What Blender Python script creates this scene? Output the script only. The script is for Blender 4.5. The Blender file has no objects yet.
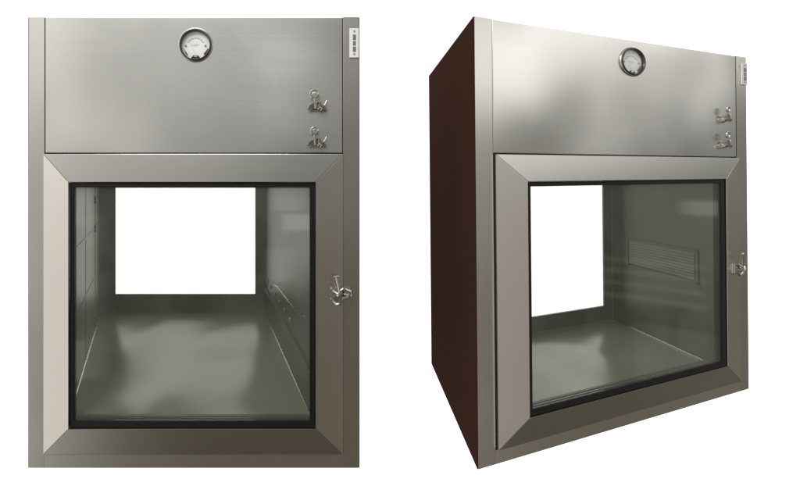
import bpy, bmesh, math, random
from mathutils import Vector as V, Matrix
random.seed(7)
sc = bpy.context.scene
C = bpy.context.collection
K = 1.1 / 451.0          # one layout unit in metres (cabinet is 451 units = 1.10 m tall)

# ------------------------------------------------------------------ materials
def newmat(name):
    m = bpy.data.materials.new(name); m.use_nodes = True
    nt = m.node_tree; nt.nodes.clear()
    out = nt.nodes.new('ShaderNodeOutputMaterial')
    return m, nt, out

def N(nt, typ, **kw):
    n = nt.nodes.new(typ)
    for k, v in kw.items():
        if k.startswith('i_'):
            n.inputs[k[2:].replace('_', ' ')].default_value = v
        else: setattr(n, k, v)
    return n

def steel(name, base, rough, brush=(6, 6, 420), bump=.02, wave=0.0, wave_scale=3.0, metallic=1.0, smudge=.12, rr=.05):
    """brushed stainless: fine stretched grain, broad smudges, optional sheet waviness"""
    m, nt, out = newmat(name); L = nt.links.new
    p = N(nt, 'ShaderNodeBsdfPrincipled'); p.inputs['Metallic'].default_value = metallic
    tc = N(nt, 'ShaderNodeTexCoord')
    mp = N(nt, 'ShaderNodeMapping'); mp.inputs['Scale'].default_value = brush
    L(tc.outputs['Object'], mp.inputs['Vector'])
    g = N(nt, 'ShaderNodeTexNoise'); g.inputs['Scale'].default_value = 1.0; g.inputs['Detail'].default_value = 4
    L(mp.outputs['Vector'], g.inputs['Vector'])
    s = N(nt, 'ShaderNodeTexNoise'); s.inputs['Scale'].default_value = 5.0; s.inputs['Detail'].default_value = 3; s.inputs['Distortion'].default_value = .6
    L(tc.outputs['Object'], s.inputs['Vector'])
    # roughness
    r1 = N(nt, 'ShaderNodeMapRange'); r1.inputs['To Min'].default_value = rough - rr; r1.inputs['To Max'].default_value = rough + rr
    r1.inputs['From Min'].default_value = .3; r1.inputs['From Max'].default_value = .7
    L(g.outputs['Fac'], r1.inputs['Value'])
    r2 = N(nt, 'ShaderNodeMath', operation='MULTIPLY_ADD'); r2.inputs[1].default_value = smudge; 
    L(s.outputs['Fac'], r2.inputs[0]); L(r1.outputs['Result'], r2.inputs[2])
    L(r2.outputs[0], p.inputs['Roughness'])
    # colour
    cr = N(nt, 'ShaderNodeMapRange'); cr.inputs['From Min'].default_value = .3; cr.inputs['From Max'].default_value = .7
    cr.inputs['To Min'].default_value = 1 - rr*1.2; cr.inputs['To Max'].default_value = 1 + rr
    L(g.outputs['Fac'], cr.inputs['Value'])
    vm = N(nt, 'ShaderNodeVectorMath', operation='SCALE'); vm.inputs[0].default_value = base
    L(cr.outputs['Result'], vm.inputs['Scale']); L(vm.outputs['Vector'], p.inputs['Base Color'])
    if wave > 0:                                   # gentle out-of-flatness of thin sheet
        w = N(nt, 'ShaderNodeTexNoise'); w.inputs['Scale'].default_value = wave_scale; w.inputs['Detail'].default_value = 0.0; w.inputs['Distortion'].default_value = .4
        L(tc.outputs['Object'], w.inputs['Vector'])
        ge = N(nt, 'ShaderNodeNewGeometry')
        sb = N(nt, 'ShaderNodeVectorMath', operation='SUBTRACT'); L(w.outputs['Color'], sb.inputs[0]); sb.inputs[1].default_value = (.5, .5, .5)
        sc_ = N(nt, 'ShaderNodeVectorMath', operation='SCALE'); L(sb.outputs[0], sc_.inputs[0]); sc_.inputs['Scale'].default_value = wave
        ad = N(nt, 'ShaderNodeVectorMath', operation='ADD'); L(ge.outputs['Normal'], ad.inputs[0]); L(sc_.outputs[0], ad.inputs[1])
        no = N(nt, 'ShaderNodeVectorMath', operation='NORMALIZE'); L(ad.outputs[0], no.inputs[0]); L(no.outputs[0], p.inputs['Normal'])
    L(p.outputs['BSDF'], out.inputs['Surface'])
    return m

def plain(name, col, rough=.5, metallic=0.0, spec=.5, bump=0.0, scale=60):
    m, nt, out = newmat(name); L = nt.links.new
    p = N(nt, 'ShaderNodeBsdfPrincipled')
    p.inputs['Metallic'].default_value = metallic; p.inputs['Specular IOR Level'].default_value = spec
    if spec == 0: p.inputs['IOR'].default_value = 1.12
    tc = N(nt, 'ShaderNodeTexCoord'); n = N(nt, 'ShaderNodeTexNoise'); n.inputs['Scale'].default_value = scale; n.inputs['Detail'].default_value = 4
    L(tc.outputs['Object'], n.inputs['Vector'])
    a = N(nt, 'ShaderNodeMapRange'); a.inputs['To Min'].default_value = .88; a.inputs['To Max'].default_value = 1.1
    L(n.outputs['Fac'], a.inputs['Value'])
    vm = N(nt, 'ShaderNodeVectorMath', operation='SCALE'); vm.inputs[0].default_value = col
    L(a.outputs['Result'], vm.inputs['Scale']); L(vm.outputs['Vector'], p.inputs['Base Color'])
    r = N(nt, 'ShaderNodeMapRange'); r.inputs['To Min'].default_value = rough * .8; r.inputs['To Max'].default_value = min(1, rough * 1.2)
    L(n.outputs['Fac'], r.inputs['Value']); L(r.outputs['Result'], p.inputs['Roughness'])
    if bump:
        b = N(nt, 'ShaderNodeBump'); b.inputs['Strength'].default_value = bump; b.inputs['Distance'].default_value = .001
        L(n.outputs['Fac'], b.inputs['Height']); L(b.outputs['Normal'], p.inputs['Normal'])
    L(p.outputs['BSDF'], out.inputs['Surface'])
    return m

def glass(name, tint, refl=.045, dust_haze=.004):
    m, nt, out = newmat(name); L = nt.links.new
    t = N(nt, 'ShaderNodeBsdfTransparent'); t.inputs['Color'].default_value = (*tint, 1)
    g = N(nt, 'ShaderNodeBsdfGlossy'); g.inputs['Roughness'].default_value = .03; g.inputs['Color'].default_value = (.9, .9, .9, 1)
    lw = N(nt, 'ShaderNodeLayerWeight'); lw.inputs['Blend'].default_value = .5
    f = N(nt, 'ShaderNodeMath', operation='POWER'); L(lw.outputs['Facing'], f.inputs[0]); f.inputs[1].default_value = 5
    f2 = N(nt, 'ShaderNodeMath', operation='MULTIPLY_ADD'); L(f.outputs[0], f2.inputs[0]); f2.inputs[1].default_value = .95; f2.inputs[2].default_value = refl
    mx = N(nt, 'ShaderNodeMixShader')
    L(f2.outputs[0], mx.inputs['Fac']); L(t.outputs['BSDF'], mx.inputs[1]); L(g.outputs['BSDF'], mx.inputs[2])
    # thin dusty film, with haze added to lift the dark chamber behind
    df = N(nt, 'ShaderNodeBsdfDiffuse'); df.inputs['Color'].default_value = (.62, .64, .58, 1)
    tc = N(nt, 'ShaderNodeTexCoord'); dn = N(nt, 'ShaderNodeTexNoise'); dn.inputs['Scale'].default_value = 7; dn.inputs['Detail'].default_value = 3; dn.inputs['Distortion'].default_value = 1.2
    L(tc.outputs['Object'], dn.inputs['Vector'])
    dm = N(nt, 'ShaderNodeMapRange'); dm.inputs['From Min'].default_value = .35; dm.inputs['From Max'].default_value = .7
    dm.inputs['To Min'].default_value = dust_haze * .7; dm.inputs['To Max'].default_value = dust_haze * 1.4; L(dn.outputs['Fac'], dm.inputs['Value'])
    m2 = N(nt, 'ShaderNodeMixShader'); L(dm.outputs['Result'], m2.inputs['Fac']); L(mx.outputs['Shader'], m2.inputs[1]); L(df.outputs['BSDF'], m2.inputs[2])
    L(m2.outputs['Shader'], out.inputs['Surface'])
    return m

M = dict(
    panel=steel('brushed_steel_panel', (.60, .59, .575), .22, brush=(2, 2, 420), bump=0, wave=.20, wave_scale=3.2, smudge=.10, rr=.006),
    stile=steel('brushed_steel_vertical', (.52, .505, .475), .25, brush=(400, 400, 2), bump=0, wave=.06, wave_scale=4, smudge=.05, rr=.006),
    rail=steel('brushed_steel_horizontal', (.55, .535, .49), .27, brush=(2, 2, 420), bump=0, smudge=.05, rr=.006),
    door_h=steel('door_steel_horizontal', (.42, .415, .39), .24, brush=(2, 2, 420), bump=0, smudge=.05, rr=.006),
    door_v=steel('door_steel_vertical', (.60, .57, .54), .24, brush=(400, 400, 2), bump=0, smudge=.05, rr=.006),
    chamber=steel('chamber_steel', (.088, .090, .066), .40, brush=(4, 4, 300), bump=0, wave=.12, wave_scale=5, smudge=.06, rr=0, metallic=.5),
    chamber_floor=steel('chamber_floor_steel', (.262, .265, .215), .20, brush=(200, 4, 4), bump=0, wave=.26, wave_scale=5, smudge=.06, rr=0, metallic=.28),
    slat=steel('vent_slat_steel', (.12, .123, .10), .33, bump=0, rr=0, metallic=.5),
    bright=steel('polished_cast_steel', (.44, .43, .40), .2, brush=(90, 90, 90), bump=.05),
    seam=plain('seam_shadow_sealant', (.02, .02, .018), .6),
    rubber=plain('black_rubber', (.009, .009, .009), .5, spec=.2),
    maroon=plain('maroon_coated_steel', (.043, .0205, .0150), .7, spec=0.0, bump=.03, scale=90),
    inner=plain('galvanised_inner', (.18, .18, .17), .5, metallic=.6),
    dial=plain('dial_white', (.90, .90, .89), .5),
    white=plain('white_plate', (.80, .80, .78), .4),
    ink=plain('dial_ink', (.30, .30, .30), .6),
    grey=plain('switch_grey', (.16, .17, .18), .35),
    bezel=plain('bezel_dark', (.05, .05, .045), .28, metallic=.3),
    glass=glass('door_glass', (.90, .925, .895), .055, .03),
    clear=glass('gauge_glass', (.97, .97, .97)),
)

# ------------------------------------------------------------------ mesh helpers
def link(name, bm, mat, parent, root_loc, smooth=False):
    bmesh.ops.recalc_face_normals(bm, faces=bm.faces)
    me = bpy.data.meshes.new(name)
    for v in bm.verts: v.co -= root_loc
    bm.to_mesh(me); bm.free()
    me.materials.append(M[mat])
    if smooth:
        for p in me.polygons: p.use_smooth = True
        me.set_sharp_from_angle(angle=math.radians(35))
    o = bpy.data.objects.new(name, me); C.objects.link(o)
    o.parent = parent
    return o

def hexa(bm, p):
    """8 points: 4 front (ccw), 4 back"""
    v = [bm.verts.new(q) for q in p]
    for f in ((0,1,2,3), (7,6,5,4), (0,4,5,1), (1,5,6,2), (2,6,7,3), (3,7,4,0)):
        bm.faces.new([v[i] for i in f])
    return v

def bevel(bm, off=.0012, seg=2):
    bmesh.ops.recalc_face_normals(bm, faces=bm.faces)
    es = [e for e in bm.edges if len(e.link_faces) == 2 and e.calc_face_angle(0) > math.radians(30)]
    bmesh.ops.bevel(bm, geom=es, offset=off, segments=seg, profile=.6, affect='EDGES', clamp_overlap=True)

def tube(bm, pts, rad, seg=10, cap=True):
    """round bar through points (radius number or list)"""
    n = len(pts); rings = []
    rads = rad if isinstance(rad, (list, tuple)) else [rad] * n
    up = None
    for i, p in enumerate(pts):
        t = (pts[min(i+1, n-1)] - pts[max(i-1, 0)]).normalized()
        if up is None: up = t.orthogonal().normalized()
        up = (up - t * up.dot(t)).normalized(); s = t.cross(up)
        rings.append([bm.verts.new(p + (up*math.cos(a) + s*math.sin(a)) * rads[i]) for a in [2*math.pi*j/seg for j in range(seg)]])
    for a, b in zip(rings, rings[1:]):
        for j in range(seg): bm.faces.new((a[j], a[(j+1)%seg], b[(j+1)%seg], b[j]))
    if cap:
        bm.faces.new(rings[0][::-1]); bm.faces.new(rings[-1])

# ------------------------------------------------------------------ cabinet
class Cab:
    def __init__(s, O, U, D, Z, ku):
        s.O, s.U, s.D, s.Z, s.ku = V(O), V(U), V(D), V(Z), ku
        s.N = s.U.cross(s.Z).normalized()           # out of the front
    def P(s, a, d, b):
        q = s.O + s.U * (a * s.ku) + s.Z * (b * K)
        return q + (s.D * (d * K) if d >= 0 else s.N * (-d * K))

def build(cfg):
    c = Cab(cfg['O'], cfg['U'], cfg['D'], cfg['Z'], cfg['ku'])
    P = c.P; depth = cfg['depth']
    base = P(166, depth/2, 0)
    root = bpy.data.objects.new(cfg['name'], None); C.objects.link(root); root.location = base
    root.empty_display_size = .2
    root['label'] = cfg['label']; root['category'] = 'pass box'; root['group'] = 'stainless steel pass boxes'
    bpy.context.view_layer.update()
    def part(name, bm, mat, parent=root, smooth=False, label=None):
        o = link(name, bm, mat, parent, base, smooth)
        if parent is not root: o.matrix_parent_inverse = Matrix.Identity(4)
        if label: o['label'] = label
        return o
    def block(bm, a0, a1, b0, b1, d0, d1):
        hexa(bm, [P(a0,d0,b0), P(a1,d0,b0), P(a1,d0,b1), P(a0,d0,b1), P(a0,d1,b0), P(a1,d1,b0), P(a1,d1,b1), P(a0,d1,b1)])
    def simple(name, mat, *r, parent=root, bv=.0012, label=None):
        bm = bmesh.new(); block(bm, *r)
        if bv: bevel(bm, bv)
        return part(name, bm, mat, parent, label=label)

    # ---- outer body: sides, top, bottom, back
    simple('side_panel', 'maroon', 0, .8, 0.2, 450.8, .4, depth - 2, bv=.0003, label='dark maroon side panel')
    simple('side_panel', 'maroon', 331.2, 332, 0.2, 450.8, .4, depth - 2, bv=.0003, label='dark maroon side panel')
    simple('top_panel', 'panel', 2.2, 329.8, 448, 450.2, 14.2, depth - 2, bv=.0006)
    simple('base_panel', 'panel', 2.2, 329.8, .4, 3, 14.2, depth - 2, bv=.0006)

    # ---- face frame
    simple('frame_stile', 'stile', .85, 16.6, 0, 451, 0, 14, bv=.0006)
    simple('frame_stile', 'stile', 315.2, 331.15, 0, 451, 0, 14, bv=.0006)
    simple('bottom_rail', 'rail', 16.62, 315.18, 0, 14.2, 0, 14, bv=.0004)

    # ---- upper panel: one sheet with a round cut-out for the gauge
    ga, gb = cfg['gauge']; st = cfg['stretch']; gr = 15.6
    bm = bmesh.new(); NS = 64
    a0, a1, b0, b1 = 17.0, 314.6, 315.2, 450.6
    def ringpts(r, d): return [P(ga + r*math.cos(t)*st, d, gb + r*math.sin(t)) for t in [2*math.pi*i/NS for i in range(NS)]]
    def boxpts(d, ins=0):
        out = []
        A0, A1, B0, B1 = a0+ins, a1-ins, b0+ins, b1-ins
        for i in range(NS):
            t = 2*math.pi*i/NS; x, y = math.cos(t), math.sin(t)
            # map ring angle on to the rectangle outline, corners kept exact
            k = i / NS * 8
            s8 = [(1,0),(1,1),(0,1),(-1,1),(-1,0),(-1,-1),(0,-1),(1,-1),(1,0)]
            j = int(k); f = k - j
            sx = s8[j][0]*(1-f)+s8[j+1][0]*f; sy = s8[j][1]*(1-f)+s8[j+1][1]*f
            out.append(P(ga + (sx*(A1-ga) if sx > 0 else sx*(ga-A0)), d, gb + (sy*(B1-gb) if sy > 0 else sy*(gb-B0))))
        return out
    loops = [ringpts(gr, 12), ringpts(gr, .6), ringpts(gr+.6, 0), boxpts(0, .6), boxpts(.6), boxpts(12)]
    vl = [[bm.verts.new(p) for p in l] for l in loops]
    for x, y in zip(vl, vl[1:]):
        for i in range(NS): bm.faces.new((x[i], x[(i+1)%NS], y[(i+1)%NS], y[i]))
    part('upper_panel', bm, 'panel', label='plain upper panel with round gauge cut into it')
    # dark sealant behind the seams
    bm = bmesh.new(); block(bm, 15, 18.5, 14.5, 450.8, 1.0, 10); block(bm, 313.4, 317, 14.5, 450.8, 1.0, 10); block(bm, 18.6, 313.3, 312.5, 316, 4.2, 10); block(bm, 18.6, 313.3, 12.5, 16, 4.2, 10)
    part('seam_sealant', bm, 'seam')

    # ---- gauge
    def lathe(bm, prof, n=48, cap=False):
        rs = [[bm.verts.new(P(ga + r*math.cos(2*math.pi*i/n)*st, d, gb + r*math.sin(2*math.pi*i/n))) for i in range(n)] for r, d in prof]
        for x, y in zip(rs, rs[1:]):
            for i in range(n): bm.faces.new((x[i], x[(i+1)%n], y[(i+1)%n], y[i]))
        if cap: bm.faces.new(rs[-1])
        return rs
    bm = bmesh.new(); lathe(bm, [(15.2, 8), (15.2, -1.0), (15.6, -1.2), (15.8, -1.8), (15.6, -2.4), (15.1, -2.5), (14.7, -2.3), (14.1, -.6), (14.0, 4), (14.0, 8)])
    gauge = part('pressure_gauge', bm, 'bezel', smooth=True, label='round dark rimmed pressure gauge with white dial')
    bm = bmesh.new(); lathe(bm, [(15.9, -.4), (16.1, -1.3), (16.9, -1.0), (17.3, -.1)], cap=False)
    part('trim_ring', bm, 'bright', gauge, smooth=True)
    bm = bmesh.new()
    dr = 13.95
    ang = [2*math.pi*i/60 for i in range(60)]
    lo = [bm.verts.new(P(ga + dr*math.cos(t)*st, 2.0, gb + dr*math.sin(t))) for t in ang]; bm.faces.new(lo)
    part('dial', bm, 'dial', gauge)
    bm = bmesh.new()                                             # scale arc, ticks, screws, printed lines
    def dq(pts, d=1.6): 
        bm.faces.new([bm.verts.new(P(ga + x*st, d, gb + y)) for x, y in pts])
    def bar(x0, y0, x1, y1, w):
        dx, dy = x1-x0, y1-y0; l = math.hypot(dx, dy); nx, ny = -dy/l*w/2, dx/l*w/2
        dq([(x0+nx, y0+ny), (x0-nx, y0-ny), (x1-nx, y1-ny), (x1+nx, y1+ny)])
    for i in range(31):
        t = math.radians(150 - 120*i/30); r0 = 8.2; r1 = 9.7 if i % 5 == 0 else 9.0
        bar(r0*math.cos(t), r0*math.sin(t)-1, r1*math.cos(t), r1*math.sin(t)-1, .22 if i % 5 else .34)
    for i in range(30):
        t0 = math.radians(150 - 4*i); t1 = math.radians(146 - 4*i)
        bar(8.2*math.cos(t0), 8.2*math.sin(t0)-1, 8.2*math.cos(t1), 8.2*math.sin(t1)-1, .16)
    for x0, x1, y in ((-5, 4.4, .9), (-3.2, 2.6, -.3)): bar(x0, y, x1, y, .22)
    part('scale_marks', bm, 'ink', gauge)
    for sx in (-9.9, 9.9):
        bm = bmesh.new()
        vs = [bm.verts.new(P(ga + (sx + .9*math.cos(t))*st, 1.2, gb - .2 + .9*math.sin(t))) for t in [2*math.pi*i/12 for i in range(12)]]
        ex = bmesh.ops.extrude_face_region(bm, geom=[bm.faces.new(vs)])
        for g in ex['geom']:
            if isinstance(g, bmesh.types.BMVert): g.co += c.D * (K * .7)
        part('dial_screw', bm, 'grey', gauge)
    bm = bmesh.new()                                             # pivot cover at the foot of the dial
    cov = [(-4.6, -12.6), (-2.2, -10.2), (2.2, -10.2), (4.6, -12.6)]
    f = [P(ga + x*st, .4, gb + y) for x, y in cov]; bk = [P(ga + x*st, 1.9, gb + y) for x, y in cov]
    hexa(bm, f + bk)
    for sgn in (-1, 1):
        q = [(sgn*12.4, -2.6), (sgn*10.6, -5.6), (sgn*8.2, -8.6), (sgn*9.4, -9.2)]
        hexa(bm, [P(ga + x*st, .5, gb + y) for x, y in q] + [P(ga + x*st, 1.9, gb + y) for x, y in q])
    part('pivot_cover', bm, 'rubber', gauge)
    bm = bmesh.new()
    q = [P(ga + 1.7*math.cos(t)*st, 0, gb - 11.3 + 1.0*math.sin(t)) for t in [2*math.pi*i/16 for i in range(16)]]
    bm.faces.new([bm.verts.new(p) for p in q])
    part('zero_screw', bm, 'bright', gauge)
    bm = bmesh.new(); bar(0, -9.6, -6.0, 3.4, .14)
    part('needle', bm, 'ink', gauge)
    for v in (): pass
    bm = bmesh.new(); lathe(bm, [(14.1, -.6), (9, -.9), (4, -1.05), (.6, -1.1)], cap=True)
    part('gauge_glass', bm, 'clear', gauge, smooth=True)

    # ---- indicator plate on the right stile
    pa, pb = cfg['plate']
    plate = simple('indicator_plate', 'white', pa - 4.6, pa + 4.6, pb - 14.6, pb + 14.6, -1.6, -.1, bv=.0008, label='narrow white plate with three grey switches')
    for yy, hh in ((5.6, 2.5), (-.4, 2.0), (-6.3, 2.4)):
        simple('switch', 'grey', pa - 1.3, pa + 1.5, pb + yy - hh, pb + yy + hh, -2.3, -1.7, parent=plate, bv=.0004)
    for yy in (11.6, -11.2):
        bm = bmesh.new(); q = P(pa, -1.7, pb + yy); tube(bm, [q, q + c.N * K * .6], .8*K, 10)
        part('screw', bm, 'grey', plate, smooth=True)

    # ---- door
    A0, A1, B0, B1 = 17.15, 314.5, 15.4, 313.8
    i0, i1, j0, j1 = 44.6, 287.4, 43.2, 285.8
    dO, dI = -3.0, -3.0 - cfg.get('rise', 3.8)
    bm = bmesh.new()
    door = None
    def member(o0, o1, n1, n0, mat, name):
        nonlocal door
        bm = bmesh.new()
        f = [P(o0[0], dO, o0[1]), P(o1[0], dO, o1[1]), P(n1[0], dI, n1[1]), P(n0[0], dI, n0[1])]
        bk = [P(o0[0], 3.6, o0[1]), P(o1[0], 3.6, o1[1]), P(n1[0], 3.6, n1[1]), P(n0[0], 3.6, n0[1])]
        hexa(bm, f + bk); bevel(bm, .0009)
        return part(name, bm, mat, root if door is None else door)
    g = .12
    # the door itself: its inner carrier ring, then the four mitred members as its sub-parts
    bm = bmesh.new()
    def ringframe(bm, o, i, d0, d1):
        (oa0, oa1, ob0, ob1), (ia0, ia1, ib0, ib1) = o, i
        def lp(a0, a1, b0, b1, d): return [bm.verts.new(P(*q)) for q in ((a0,d,b0),(a1,d,b0),(a1,d,b1),(a0,d,b1))]
        L = [lp(oa0,oa1,ob0,ob1,d0), lp(ia0,ia1,ib0,ib1,d0), lp(ia0,ia1,ib0,ib1,d1), lp(oa0,oa1,ob0,ob1,d1)]
        for x, y in ((0,1),(1,2),(2,3),(3,0)):
            for q in range(4): bm.faces.new((L[x][q], L[x][(q+1)%4], L[y][(q+1)%4], L[y][q]))
    ringframe(bm, (19, 312.6, 17, 312.4), (35.5, 290, 38, 304.5), 3.9, 9)
    door = part('door', bm, 'inner', label='framed glass door with black gasket')
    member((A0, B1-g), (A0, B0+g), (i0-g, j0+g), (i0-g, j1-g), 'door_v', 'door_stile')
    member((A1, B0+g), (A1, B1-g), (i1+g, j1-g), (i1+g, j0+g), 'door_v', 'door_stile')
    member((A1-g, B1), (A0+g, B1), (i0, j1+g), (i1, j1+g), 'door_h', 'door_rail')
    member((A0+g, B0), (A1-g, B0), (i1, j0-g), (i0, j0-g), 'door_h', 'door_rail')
    bm = bmesh.new(); ringframe(bm, (i0+.2, i1-.2, j0+.2, j1-.2), (48.6, 281.6, 49.8, 280.6), dI + 1.8, .2); bevel(bm, .001)
    part('gasket', bm, 'rubber', door)
    bm = bmesh.new(); block(bm, 48.9, 281.4, 49.95, 51.2, 1.0, 4.4)
    part('glazing_bead', bm, 'chamber', door)
    bm = bmesh.new(); block(bm, 48.7, 281.5, 49.9, 280.5, -3.6, -2.4)
    part('glass_pane', bm, 'glass', door)

    # ---- chamber
    F, Bk = cfg['cf'], cfg['cb']           # (a0, a1, b0, b1) front and back
    dB = cfg['dB']; d0 = 3.8; T = 2.0
    def slab(name, mat, q, off, bvl=0, par=root, label=None):
        """q: four points on the inner skin, off: outward offset vector"""
        bm = bmesh.new(); hexa(bm, q + [p + off for p in q])
        return part(name, bm, mat, par, label=label)
    fl = [P(F[0],d0,F[2]), P(F[1],d0,F[2]), P(Bk[1],dB,Bk[2]), P(Bk[0],dB,Bk[2])]
    ce = [P(F[0],d0,F[3]), P(F[1],d0,F[3]), P(Bk[1],dB,Bk[3]), P(Bk[0],dB,Bk[3])]
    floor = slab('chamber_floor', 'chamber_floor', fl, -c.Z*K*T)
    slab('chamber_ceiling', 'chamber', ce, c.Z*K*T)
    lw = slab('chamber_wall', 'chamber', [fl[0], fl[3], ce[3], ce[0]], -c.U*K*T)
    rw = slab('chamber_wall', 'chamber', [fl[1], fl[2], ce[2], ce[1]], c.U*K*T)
    w = cfg['win']
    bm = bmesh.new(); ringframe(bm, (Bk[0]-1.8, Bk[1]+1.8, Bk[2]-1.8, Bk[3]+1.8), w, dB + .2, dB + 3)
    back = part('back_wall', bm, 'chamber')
    bm = bmesh.new(); ringframe(bm, (w[0]-1.4, w[1]+1.4, w[2]-1.4, w[3]+1.4), (w[0]+.25, w[1]-.25, w[2]+.25, w[3]-.25), dB - .8, dB + 3.4)
    part('window_gasket', bm, 'rubber', back)
    bm = bmesh.new(); block(bm, w[0]+.3, w[1]-.3, w[2]+.3, w[3]-.3, dB + 1, dB + 2.2)
    part('window_pane', bm, 'clear', back)
    bm = bmesh.new(); ringframe(bm, (.4, 331.6, .6, 450.4), cfg['outwin'], depth - 1.8, depth)
    part('back_panel', bm, 'maroon')
    o = cfg['outwin']                                             # splayed lining between the two openings
    bm = bmesh.new()
    la = [bm.verts.new(P(*q)) for q in ((w[0]-2,dB+3.6,w[2]-2),(w[1]+2,dB+3.6,w[2]-2),(w[1]+2,dB+3.6,w[3]+2),(w[0]-2,dB+3.6,w[3]+2))]
    lb = [bm.verts.new(P(*q)) for q in ((o[0]-1,depth-2,o[2]-1),(o[1]+1,depth-2,o[2]-1),(o[1]+1,depth-2,o[3]+1),(o[0]-1,depth-2,o[3]+1))]
    for q in range(4): bm.faces.new((la[q], la[(q+1)%4], lb[(q+1)%4], lb[q]))
    part('window_lining', bm, 'inner')

    # chamber corner beads (polished weld lines on the floor edges and corners)
    zi = c.Z * K; ui = c.U * K
    bm = bmesh.new()
    tube(bm, [fl[0] + zi*.6 + ui*.8, fl[3] + zi*.6 + ui*.8], K * 1.1, 10)
    part('corner_bead', bm, 'bright', floor, smooth=True)
    bm = bmesh.new(); tube(bm, [fl[1] + zi*.6 - ui*.8, fl[2] + zi*.6 - ui*.8], K * 1.1, 10)
    part('corner_bead', bm, 'bright', floor, smooth=True)
    bm = bmesh.new()
    tube(bm, [P(Bk[0]+1, dB-.7, Bk[2]+.6), P(Bk[1]-1, dB-.7, Bk[2]+.6)], K * .6, 10)
    tube(bm, [P(Bk[0]+.8, dB-.7, Bk[2]+1), P(Bk[0]+.8, dB-.7, Bk[3]-1)], K*.6, 10); tube(bm, [P(Bk[1]-.8, dB-.7, Bk[2]+1), P(Bk[1]-.8, dB-.7, Bk[3]-1)], K*.6, 10)
    part('corner_bead', bm, 'chamber_floor', floor, smooth=True)

    # a point on a side wall: t 0..1 front to back, s 0..1 bottom to top, off = into the chamber
    def wall(side, t, s, off=0):
        A, Bq, Cq, Dq = (fl[0], fl[3], ce[3], ce[0]) if side < 0 else (fl[1], fl[2], ce[2], ce[1])
        p = (A*(1-t) + Bq*t)*(1-s) + (Dq*(1-t) + Cq*t)*s
        return p - c.U * (side * K * off)
    def wbox(bm, side, t0, t1, s0, s1, o0, o1):
        hexa(bm, [wall(side,t0,s0,o1), wall(side,t1,s0,o1), wall(side,t1,s1,o1), wall(side,t0,s1,o1), wall(side,t0,s0,o0), wall(side,t1,s0,o0), wall(side,t1,s1,o0), wall(side,t0,s1,o0)])
    # left wall: upright folds and one cross fold, two hinge clips
    bm = bmesh.new()
    for t in (.42, .74): wbox(bm, -1, t, t+.012, .01, .98, .02, .5)
    wbox(bm, -1, .02, .98, .335, .345, .02, .6)
    wbox(bm, -1, .02, .98, .64, .65, .02, .6)
    part('wall_seam', bm, 'chamber', lw)
    for s in (.62, .80):
        bm = bmesh.new(); wbox(bm, -1, .72, .765, s, s+.045, .7, 2.4); bevel(bm, .0005)
        part('hinge_clip', bm, 'rubber', lw)
    # right wall
    if cfg.get('fittings'):
        bm = bmesh.new(); wbox(bm, 1, .05, .96, cfg['rail_s'], cfg['rail_s'] + .022, .02, 2.6); bevel(bm, .0006)
        part('wall_rail', bm, 'chamber', rw)
        for i in range(6):
            t = .34 + i * .11; bm = bmesh.new(); q = wall(1, t, cfg['rail_s'] + .085, 0)
            tube(bm, [q, q - c.U*K*1.6, q - c.U*K*2.4], [K*2.2, K*2.2, K*1.0], 10)
            part('bolt', bm, 'chamber_floor', rw, smooth=True)
        bm = bmesh.new()
        q = [wall(1, .62, cfg['rail_s'] + .16, 0), wall(1, .62, cfg['rail_s'] + .16, 5), wall(1, .5, cfg['rail_s'] + .19, 7), wall(1, .12, cfg['rail_s'] + .2, 6), wall(1, .10, cfg['rail_s'] + .2, 0)]
        tube(bm, q, K*.7, 8); part('wire_hook', bm, 'bright', rw, smooth=True)
    if cfg.get('grille'):
        t0, t1, s0, s1 = cfg['grille']
        bm = bmesh.new()
        for x in ((t0, t1, s0, s0+.012), (t0, t1, s1-.012, s1), (t0, t0+.02, s0, s1), (t1-.02, t1, s0, s1)): wbox(bm, 1, *x, .02, 1.4)
        gl = part('vent_grille', bm, 'chamber', rw, label='louvred vent grille on chamber side wall')
        bm = bmesh.new(); n = 9
        for i in range(n):
            s = s0 + .02 + (s1 - s0 - .04) * (i + .2) / n
            hexa(bm, [wall(1,t0+.03,s,1.6), wall(1,t1-.03,s,1.6), wall(1,t1-.03,s+.014,.3), wall(1,t0+.03,s+.014,.3), wall(1,t0+.03,s-.003,1.2), wall(1,t1-.03,s-.003,1.2), wall(1,t1-.03,s+.011,.05), wall(1,t0+.03,s+.011,.05)])
        part('louvre', bm, 'slat', gl)

    # ---- clamps: a cast base, hinged jaw, threaded stem, nut and a ring handle
    U, Z, Nn = c.U, c.Z, c.N
    def clamp(a, b, name, ring=4.2, tilt=0.0, par=root, turn=0, label=None, kind=0):
        o = P(a, -.1, b)
        def L(x, y, z): 
            # x along the front, y up, z outwards, rotated by turn about the normal
            ct, st_ = math.cos(turn), math.sin(turn); x *= cfg['cs']; z *= .72
            return o + (U*(x*ct - y*st_) + Z*(x*st_ + y*ct) + Nn*z) * K
        def lbox(bm, x0, x1, y0, y1, z0, z1):
            hexa(bm, [L(x0,y0,z1), L(x1,y0,z1), L(x1,y1,z1), L(x0,y1,z1), L(x0,y0,z0), L(x1,y0,z0), L(x1,y1,z0), L(x0,y1,z0)])
        bm = bmesh.new()                                          # base: foot plate with two ears
        lbox(bm, -7, 7, -5.4, .4, 0, 1.2); lbox(bm, -6.6, -5.2, -4.4, -.4, 1.2, 6.4); lbox(bm, 5.2, 6.6, -4.4, -.4, 1.2, 6.4)
        bevel(bm, .0007)
        base_o = part(name, bm, 'bright', par, label=label)
        bm = bmesh.new()                                          # arched jaw
        n = 10; top, bot = [], []
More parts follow.
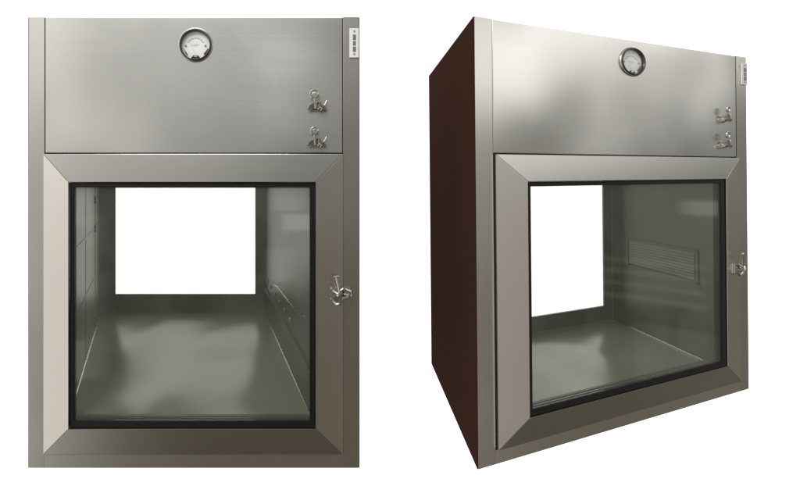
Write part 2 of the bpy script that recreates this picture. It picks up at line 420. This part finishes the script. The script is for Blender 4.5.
        for i in range(n+1):
            x = -8.2 + 17.4*i/n; u = (i/n)*2 - 1
            top.append((x, -1.0 + 4.4*(1-u*u) - (1.2 if i > 7 else 0))); bot.append((x, -4.2 + 2.6*(1-u*u) - (1.0 if i > 7 else 0)))
        for i in range(n):
            (x0,t0),(x1,t1),(_,s0),(_,s1) = top[i], top[i+1], bot[i], bot[i+1]
            hexa(bm, [L(x0,s0,6.6), L(x1,s1,6.6), L(x1,t1,8.0), L(x0,t0,8.0), L(x0,s0,4.4), L(x1,s1,4.4), L(x1,t1,4.4), L(x0,t0,4.4)])
        bmesh.ops.remove_doubles(bm, verts=bm.verts, dist=1e-6)
        part('jaw', bm, 'bright', base_o, smooth=True)
        bm = bmesh.new(); tube(bm, [L(-9.4,-2.4,5), L(9.8,-2.4,5)], K*.9, 10); tube(bm, [L(6.2,-1,5.6), L(8.6,2.4,6.4), L(9.6,5.2,6.0)], [K*1.0, K*.8, K*.6], 8)
        part('pivot_pin', bm, 'bright', base_o, smooth=True)
        bm = bmesh.new(); tube(bm, [L(-1.4,-3,6.6), L(-2.2+tilt*.4,3,7.4), L(-2.8+tilt,7.6,8.0)], [K*1.1, K*1.0, K*.9], 10)
        part('stem', bm, 'bright', base_o, smooth=True)
        bm = bmesh.new(); tube(bm, [L(-1.9,1.2,7.2), L(-2.2,4.0,7.6)], K*2.2, 6)
        part('nut', bm, 'bright', base_o)
        bm = bmesh.new(); cx, cy, cz = -2.8+tilt, 7.6+ring*.8, 8.2
        if kind == 0:
            rp = [L(cx + ring*.95*math.cos(t), cy + ring*.8*math.sin(t) + (ring*.25 if math.sin(t) > .2 else 0), cz) for t in [2*math.pi*i/20 for i in range(21)]]
            tube(bm, rp, K*.95, 8, cap=False)
        else:
            tube(bm, [L(cx-1.5, 7.6, cz), L(cx-2.4, 11, cz+1), L(cx-2.0, 15, cz), L(cx-1, 17.5, cz+.5)], [K*1.1, K*.8, K*.8, K*1.1], 8)
            tube(bm, [L(cx-5, 18, cz+.5), L(cx+3, 18.4, cz+.5)], K*1.1, 8)
        part('handle_ring' if kind == 0 else 'lever', bm, 'bright', base_o, smooth=True)
        bm = bmesh.new(); tube(bm, [L(1.2,-3.6,7.4), L(2.6,-1.8,9.4), L(4.8,-3.4,8.6), L(3.4,-5.4,7.6)], [K*1.2, K*1.5, K*1.3, K*.9], 8)
        part('wing_nut', bm, 'bright', base_o, smooth=True)
        return base_o
    for (a, b, ti) in cfg['clamps']:
        clamp(a, b, 'clamp', tilt=ti, ring=3.6 if ti else 4.0)
    a, b = cfg['latch']
    # door latch: leaf on the door, keeper on the stile, lever upright
    def latch():
        bm = bmesh.new(); block(bm, a-9.5, a-1.2, b-10, b+2, -7.0, -3.4); bevel(bm, .0008)
        lt = part('door_latch', bm, 'bright', door, label='bright cast latch at right edge of door')
        def Q(x, y, z): return P(a, -z, b + y) + U * (x * cfg['cs'] * K)
        bm = bmesh.new(); hexa(bm, [Q(1.6,-9,5), Q(8.6,-8,5), Q(8.6,2,5), Q(1.6,1,5), Q(1.6,-9,.2), Q(8.6,-8,.2), Q(8.6,2,.2), Q(1.6,1,.2)])
        tube(bm, [Q(4,-4,5), Q(9,-3,8), Q(9,1,8), Q(4,2,5)], K*1.3, 8)
        part('keeper', bm, 'bright', root, smooth=True)
        return lt, Q
    lt, Q = latch()
    # latch sub-pieces are one mesh each under the door latch's own parent depth
    bm = bmesh.new()
    tube(bm, [Q(-5,-5,8), Q(-3,2,10), Q(-5,9,11), Q(-6.5,15,10.5)], [K*2.0, K*1.4, K*1.2, K*1.1], 8)
    tube(bm, [Q(-8.6,15.6,10.5), Q(-3.2,16.2,10.5)], K*1.1, 8)
    tube(bm, [Q(-9.5,2,8), Q(-5,-1,9.5), Q(1,4,9)], K*1.3, 8)
    part('latch_lever', bm, 'bright', door, smooth=True)
    bm = bmesh.new()
    tube(bm, [Q(-9,-8,7.4), Q(-6,-12,8), Q(-2,-11,8.6), Q(0,-6,9), Q(5,-5,8.4), Q(7,-1,8)], [K*1.3, K*1.8, K*1.7, K*2.0, K*1.8, K*1.2], 8)
    tube(bm, [Q(-6,-5,7), Q(-6,-5,11)], K*2.4, 6)
    part('latch_hook', bm, 'bright', door, smooth=True)
    return root

Z0 = 1.1 * 400 / 451
lean = math.radians(17)
build(dict(name='pass_box', label='stainless steel pass box facing straight forward, only its flat front showing',
    O=((28-305)*K, Z0, 0), U=(1, 0, 0), D=(-math.tan(lean), 1, 0), Z=(0, 0, 1), ku=K, depth=290, dB=254,
    gauge=(167.6, 423), stretch=1.0, cs=1.0, plate=(326, 424.6), clamps=[(289, 361.5, 0), (288.6, 325.5, .6)], latch=(313.6, 178),
    cf=(38.5, 286.2, 46, 300), cb=(21, 288.3, 75, 300), win=(44.4, 274, 100.8, 275.5), outwin=(28, 292, 84, 300), rail_s=.17, fittings=True))

O = (.41775951, .96919587, 0); th = .32724571; ph = -.11551058; roll = .00906815
cr, sr = math.cos(roll), math.sin(roll)
R = lambda v: (cr*v[0] - sr*v[2], v[1], sr*v[0] + cr*v[2])
build(dict(name='pass_box', label='stainless steel pass box turned at an angle with its dark maroon side showing',
    O=O, U=R((math.cos(th), math.sin(th), 0)), D=R((-math.sin(ph), math.cos(ph), 0)), Z=R((0, 0, 1)), ku=1.11612364/332, depth=232.7, dB=172,
    gauge=(167.5, 425.2), stretch=.92, cs=.8, plate=(326.6, 427.4), clamps=[(293.2, 366.0, 1.2), (293.2, 332.0, 0)], latch=(308.5, 172),
    cf=(38, 281, 40.5, 300), cb=(20, 256, 47.4, 300), win=(30, 241.6, 71.8, 284), outwin=(20, 292, 40, 330), rail_s=.12,
    grille=(.12, .82, .39, .57)))

# ------------------------------------------------------------------ world: white studio background ahead, dim room behind the camera
w = bpy.data.worlds.new('World'); sc.world = w; w.use_nodes = True
nt = w.node_tree; nt.nodes.clear(); L = nt.links.new
out = N(nt, 'ShaderNodeOutputWorld'); bg = N(nt, 'ShaderNodeBackground'); L(bg.outputs[0], out.inputs[0])
tc = N(nt, 'ShaderNodeTexCoord'); sp = N(nt, 'ShaderNodeSeparateXYZ'); L(tc.outputs['Generated'], sp.inputs[0])
def math_(op, a, b=None, c=None):
    n = N(nt, 'ShaderNodeMath', operation=op)
    for i, v in enumerate((a, b, c)):
        if v is None: continue
        if isinstance(v, (int, float)): n.inputs[i].default_value = v
        else: L(v, n.inputs[i])
    return n.outputs[0]
x, y, z = sp.outputs
hyp = math_('SQRT', math_('ADD', math_('ADD', math_('MULTIPLY', x, x), math_('MULTIPLY', y, y)), 1e-6))
ca = math_('DIVIDE', y, hyp); sa = math_('DIVIDE', x, hyp)
def sstep(v, lo, hi):
    n = N(nt, 'ShaderNodeMapRange', interpolation_type='SMOOTHSTEP')
    L(v, n.inputs['Value']); n.inputs['From Min'].default_value = lo; n.inputs['From Max'].default_value = hi
    return n.outputs['Result']
front = sstep(ca, .48, .58)
el = N(nt, 'ShaderNodeValToRGB'); L(math_('MULTIPLY_ADD', z, .5, .5), el.inputs[0])
cols = [(0, (.10, .08, .055)), (.22, (.165, .142, .108)), (.40, (.18, .162, .128)), (.50, (.25, .245, .22)), (.60, (.25, .25, .23)), (.70, (.42, .418, .40)), (.80, (.70, .70, .68)), (1, (.6, .6, .58))]
r = el.color_ramp
while len(r.elements) < len(cols): r.elements.new(.5)
for e, (p, cc) in zip(r.elements, cols): e.position = p; e.color = (*cc, 1)
# room detail: broad uneven patches
n1 = N(nt, 'ShaderNodeTexNoise'); n1.inputs['Scale'].default_value = 2.2; n1.inputs['Detail'].default_value = 3; L(tc.outputs['Generated'], n1.inputs['Vector'])
var = math_('MULTIPLY_ADD', n1.outputs['Fac'], 1.0, .5)
room = N(nt, 'ShaderNodeVectorMath', operation='SCALE'); L(el.outputs['Color'], room.inputs[0]); L(var, room.inputs['Scale'])
# azimuth patches (unseen soft glows added to put sheen on the steel)
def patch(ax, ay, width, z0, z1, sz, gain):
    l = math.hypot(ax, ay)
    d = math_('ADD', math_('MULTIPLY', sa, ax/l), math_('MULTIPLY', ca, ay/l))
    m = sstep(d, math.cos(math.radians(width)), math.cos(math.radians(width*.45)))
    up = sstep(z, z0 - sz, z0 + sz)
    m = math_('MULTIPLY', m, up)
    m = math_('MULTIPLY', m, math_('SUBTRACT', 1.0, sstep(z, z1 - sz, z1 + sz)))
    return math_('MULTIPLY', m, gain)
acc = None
for p in ((-.85, -.55, 27, -.75, .6, .15, .95),      # tall bright band added to lighten the left stiles
          (-.66, -.75, 40, .12, .85, .10, .48),      # soft glow added on the left for upper panel sheen
          (.93, -.36, 26, .18, .42, .06, 1.5),       # wide bright strip added on the right for panel sheen
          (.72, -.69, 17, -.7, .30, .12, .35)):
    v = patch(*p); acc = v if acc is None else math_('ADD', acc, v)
def rect(azd, wd, z0, z1, gain):
    # hard-edged bright patch added for the glass to reflect, azd degrees to the right of straight back
    a = math.radians(azd); d = math_('ADD', math_('MULTIPLY', sa, math.sin(a)), math_('MULTIPLY', ca, -math.cos(a)))
    c0 = math.cos(math.radians(wd)); m = sstep(d, c0 - .0006, c0 + .0006)
    m = math_('MULTIPLY', m, sstep(z, z0 - .006, z0 + .006))
    m = math_('MULTIPLY', m, math_('SUBTRACT', 1.0, sstep(z, z1 - .006, z1 + .006)))
    return math_('MULTIPLY', m, gain)
for q in ((-2.2, 2.6, -.075, -.02, .5), (-1.0, 2.2, -.125, -.085, .9), (-3.5, 2.0, -.24, -.17, .35), (-30, 1.6, -.10, .03, .5), (-33, 1.3, -.24, -.13, .6), (-27.5, .8, -.4, -.08, .35), (-31, 2.2, -.40, -.33, .5),
          (83, 2.2, -.06, -.035, .45), (70, 2.5, -.05, .02, .12), (76, 6.5, -.155, -.148, .2), (76, 6.5, -.176, -.17, .2), (76, 6.5, -.198, -.193, .2), (76, 6.5, -.222, -.215, .2), (64, 1.0, -.4, .05, .15), (80, 3, -.36, -.26, .15)):
    acc = math_('ADD', acc, rect(*q))
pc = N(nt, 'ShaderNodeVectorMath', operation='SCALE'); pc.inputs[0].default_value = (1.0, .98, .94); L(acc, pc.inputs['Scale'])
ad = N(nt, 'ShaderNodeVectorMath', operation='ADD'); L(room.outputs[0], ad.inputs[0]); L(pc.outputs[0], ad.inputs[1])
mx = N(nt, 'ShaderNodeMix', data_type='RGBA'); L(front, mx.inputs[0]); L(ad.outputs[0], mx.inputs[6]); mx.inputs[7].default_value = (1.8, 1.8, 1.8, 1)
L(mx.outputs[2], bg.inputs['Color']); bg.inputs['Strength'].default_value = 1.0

# ------------------------------------------------------------------ big soft fill lamp added above and behind the camera for dials and plates
la = bpy.data.lights.new('fill_lamp', 'AREA'); lo = bpy.data.objects.new('fill_lamp', la); C.objects.link(lo)
la.shape = 'RECTANGLE'; la.size = 1.6; la.size_y = .9; la.energy = 52; la.color = (1, .985, .965)
lo.location = (-.9, -.9, 3.0); lo.rotation_euler = (V((.15, 1.0, .8)) - lo.location).to_track_quat('-Z', 'Y').to_euler()

# ------------------------------------------------------------------ camera
cam = bpy.data.cameras.new('camera'); co = bpy.data.objects.new('camera', cam); C.objects.link(co)
cam.sensor_width = 36; cam.lens = 18.0; cam.sensor_fit = 'HORIZONTAL'
cam.shift_x = (400 - 305) / 800; cam.shift_y = (180 - 243) / 800
cam.clip_start = .02; cam.clip_end = 200
co.location = (0, 0, (468 - 180) * K); co.rotation_euler = (math.pi/2, 0, 0)
sc.camera = co
sc.view_settings.view_transform = 'Standard'; sc.view_settings.look = 'None'
sc.view_settings.exposure = 0; sc.view_settings.gamma = 1
sc.cycles.max_bounces = 12; sc.cycles.transparent_max_bounces = 16; sc.cycles.glossy_bounces = 8
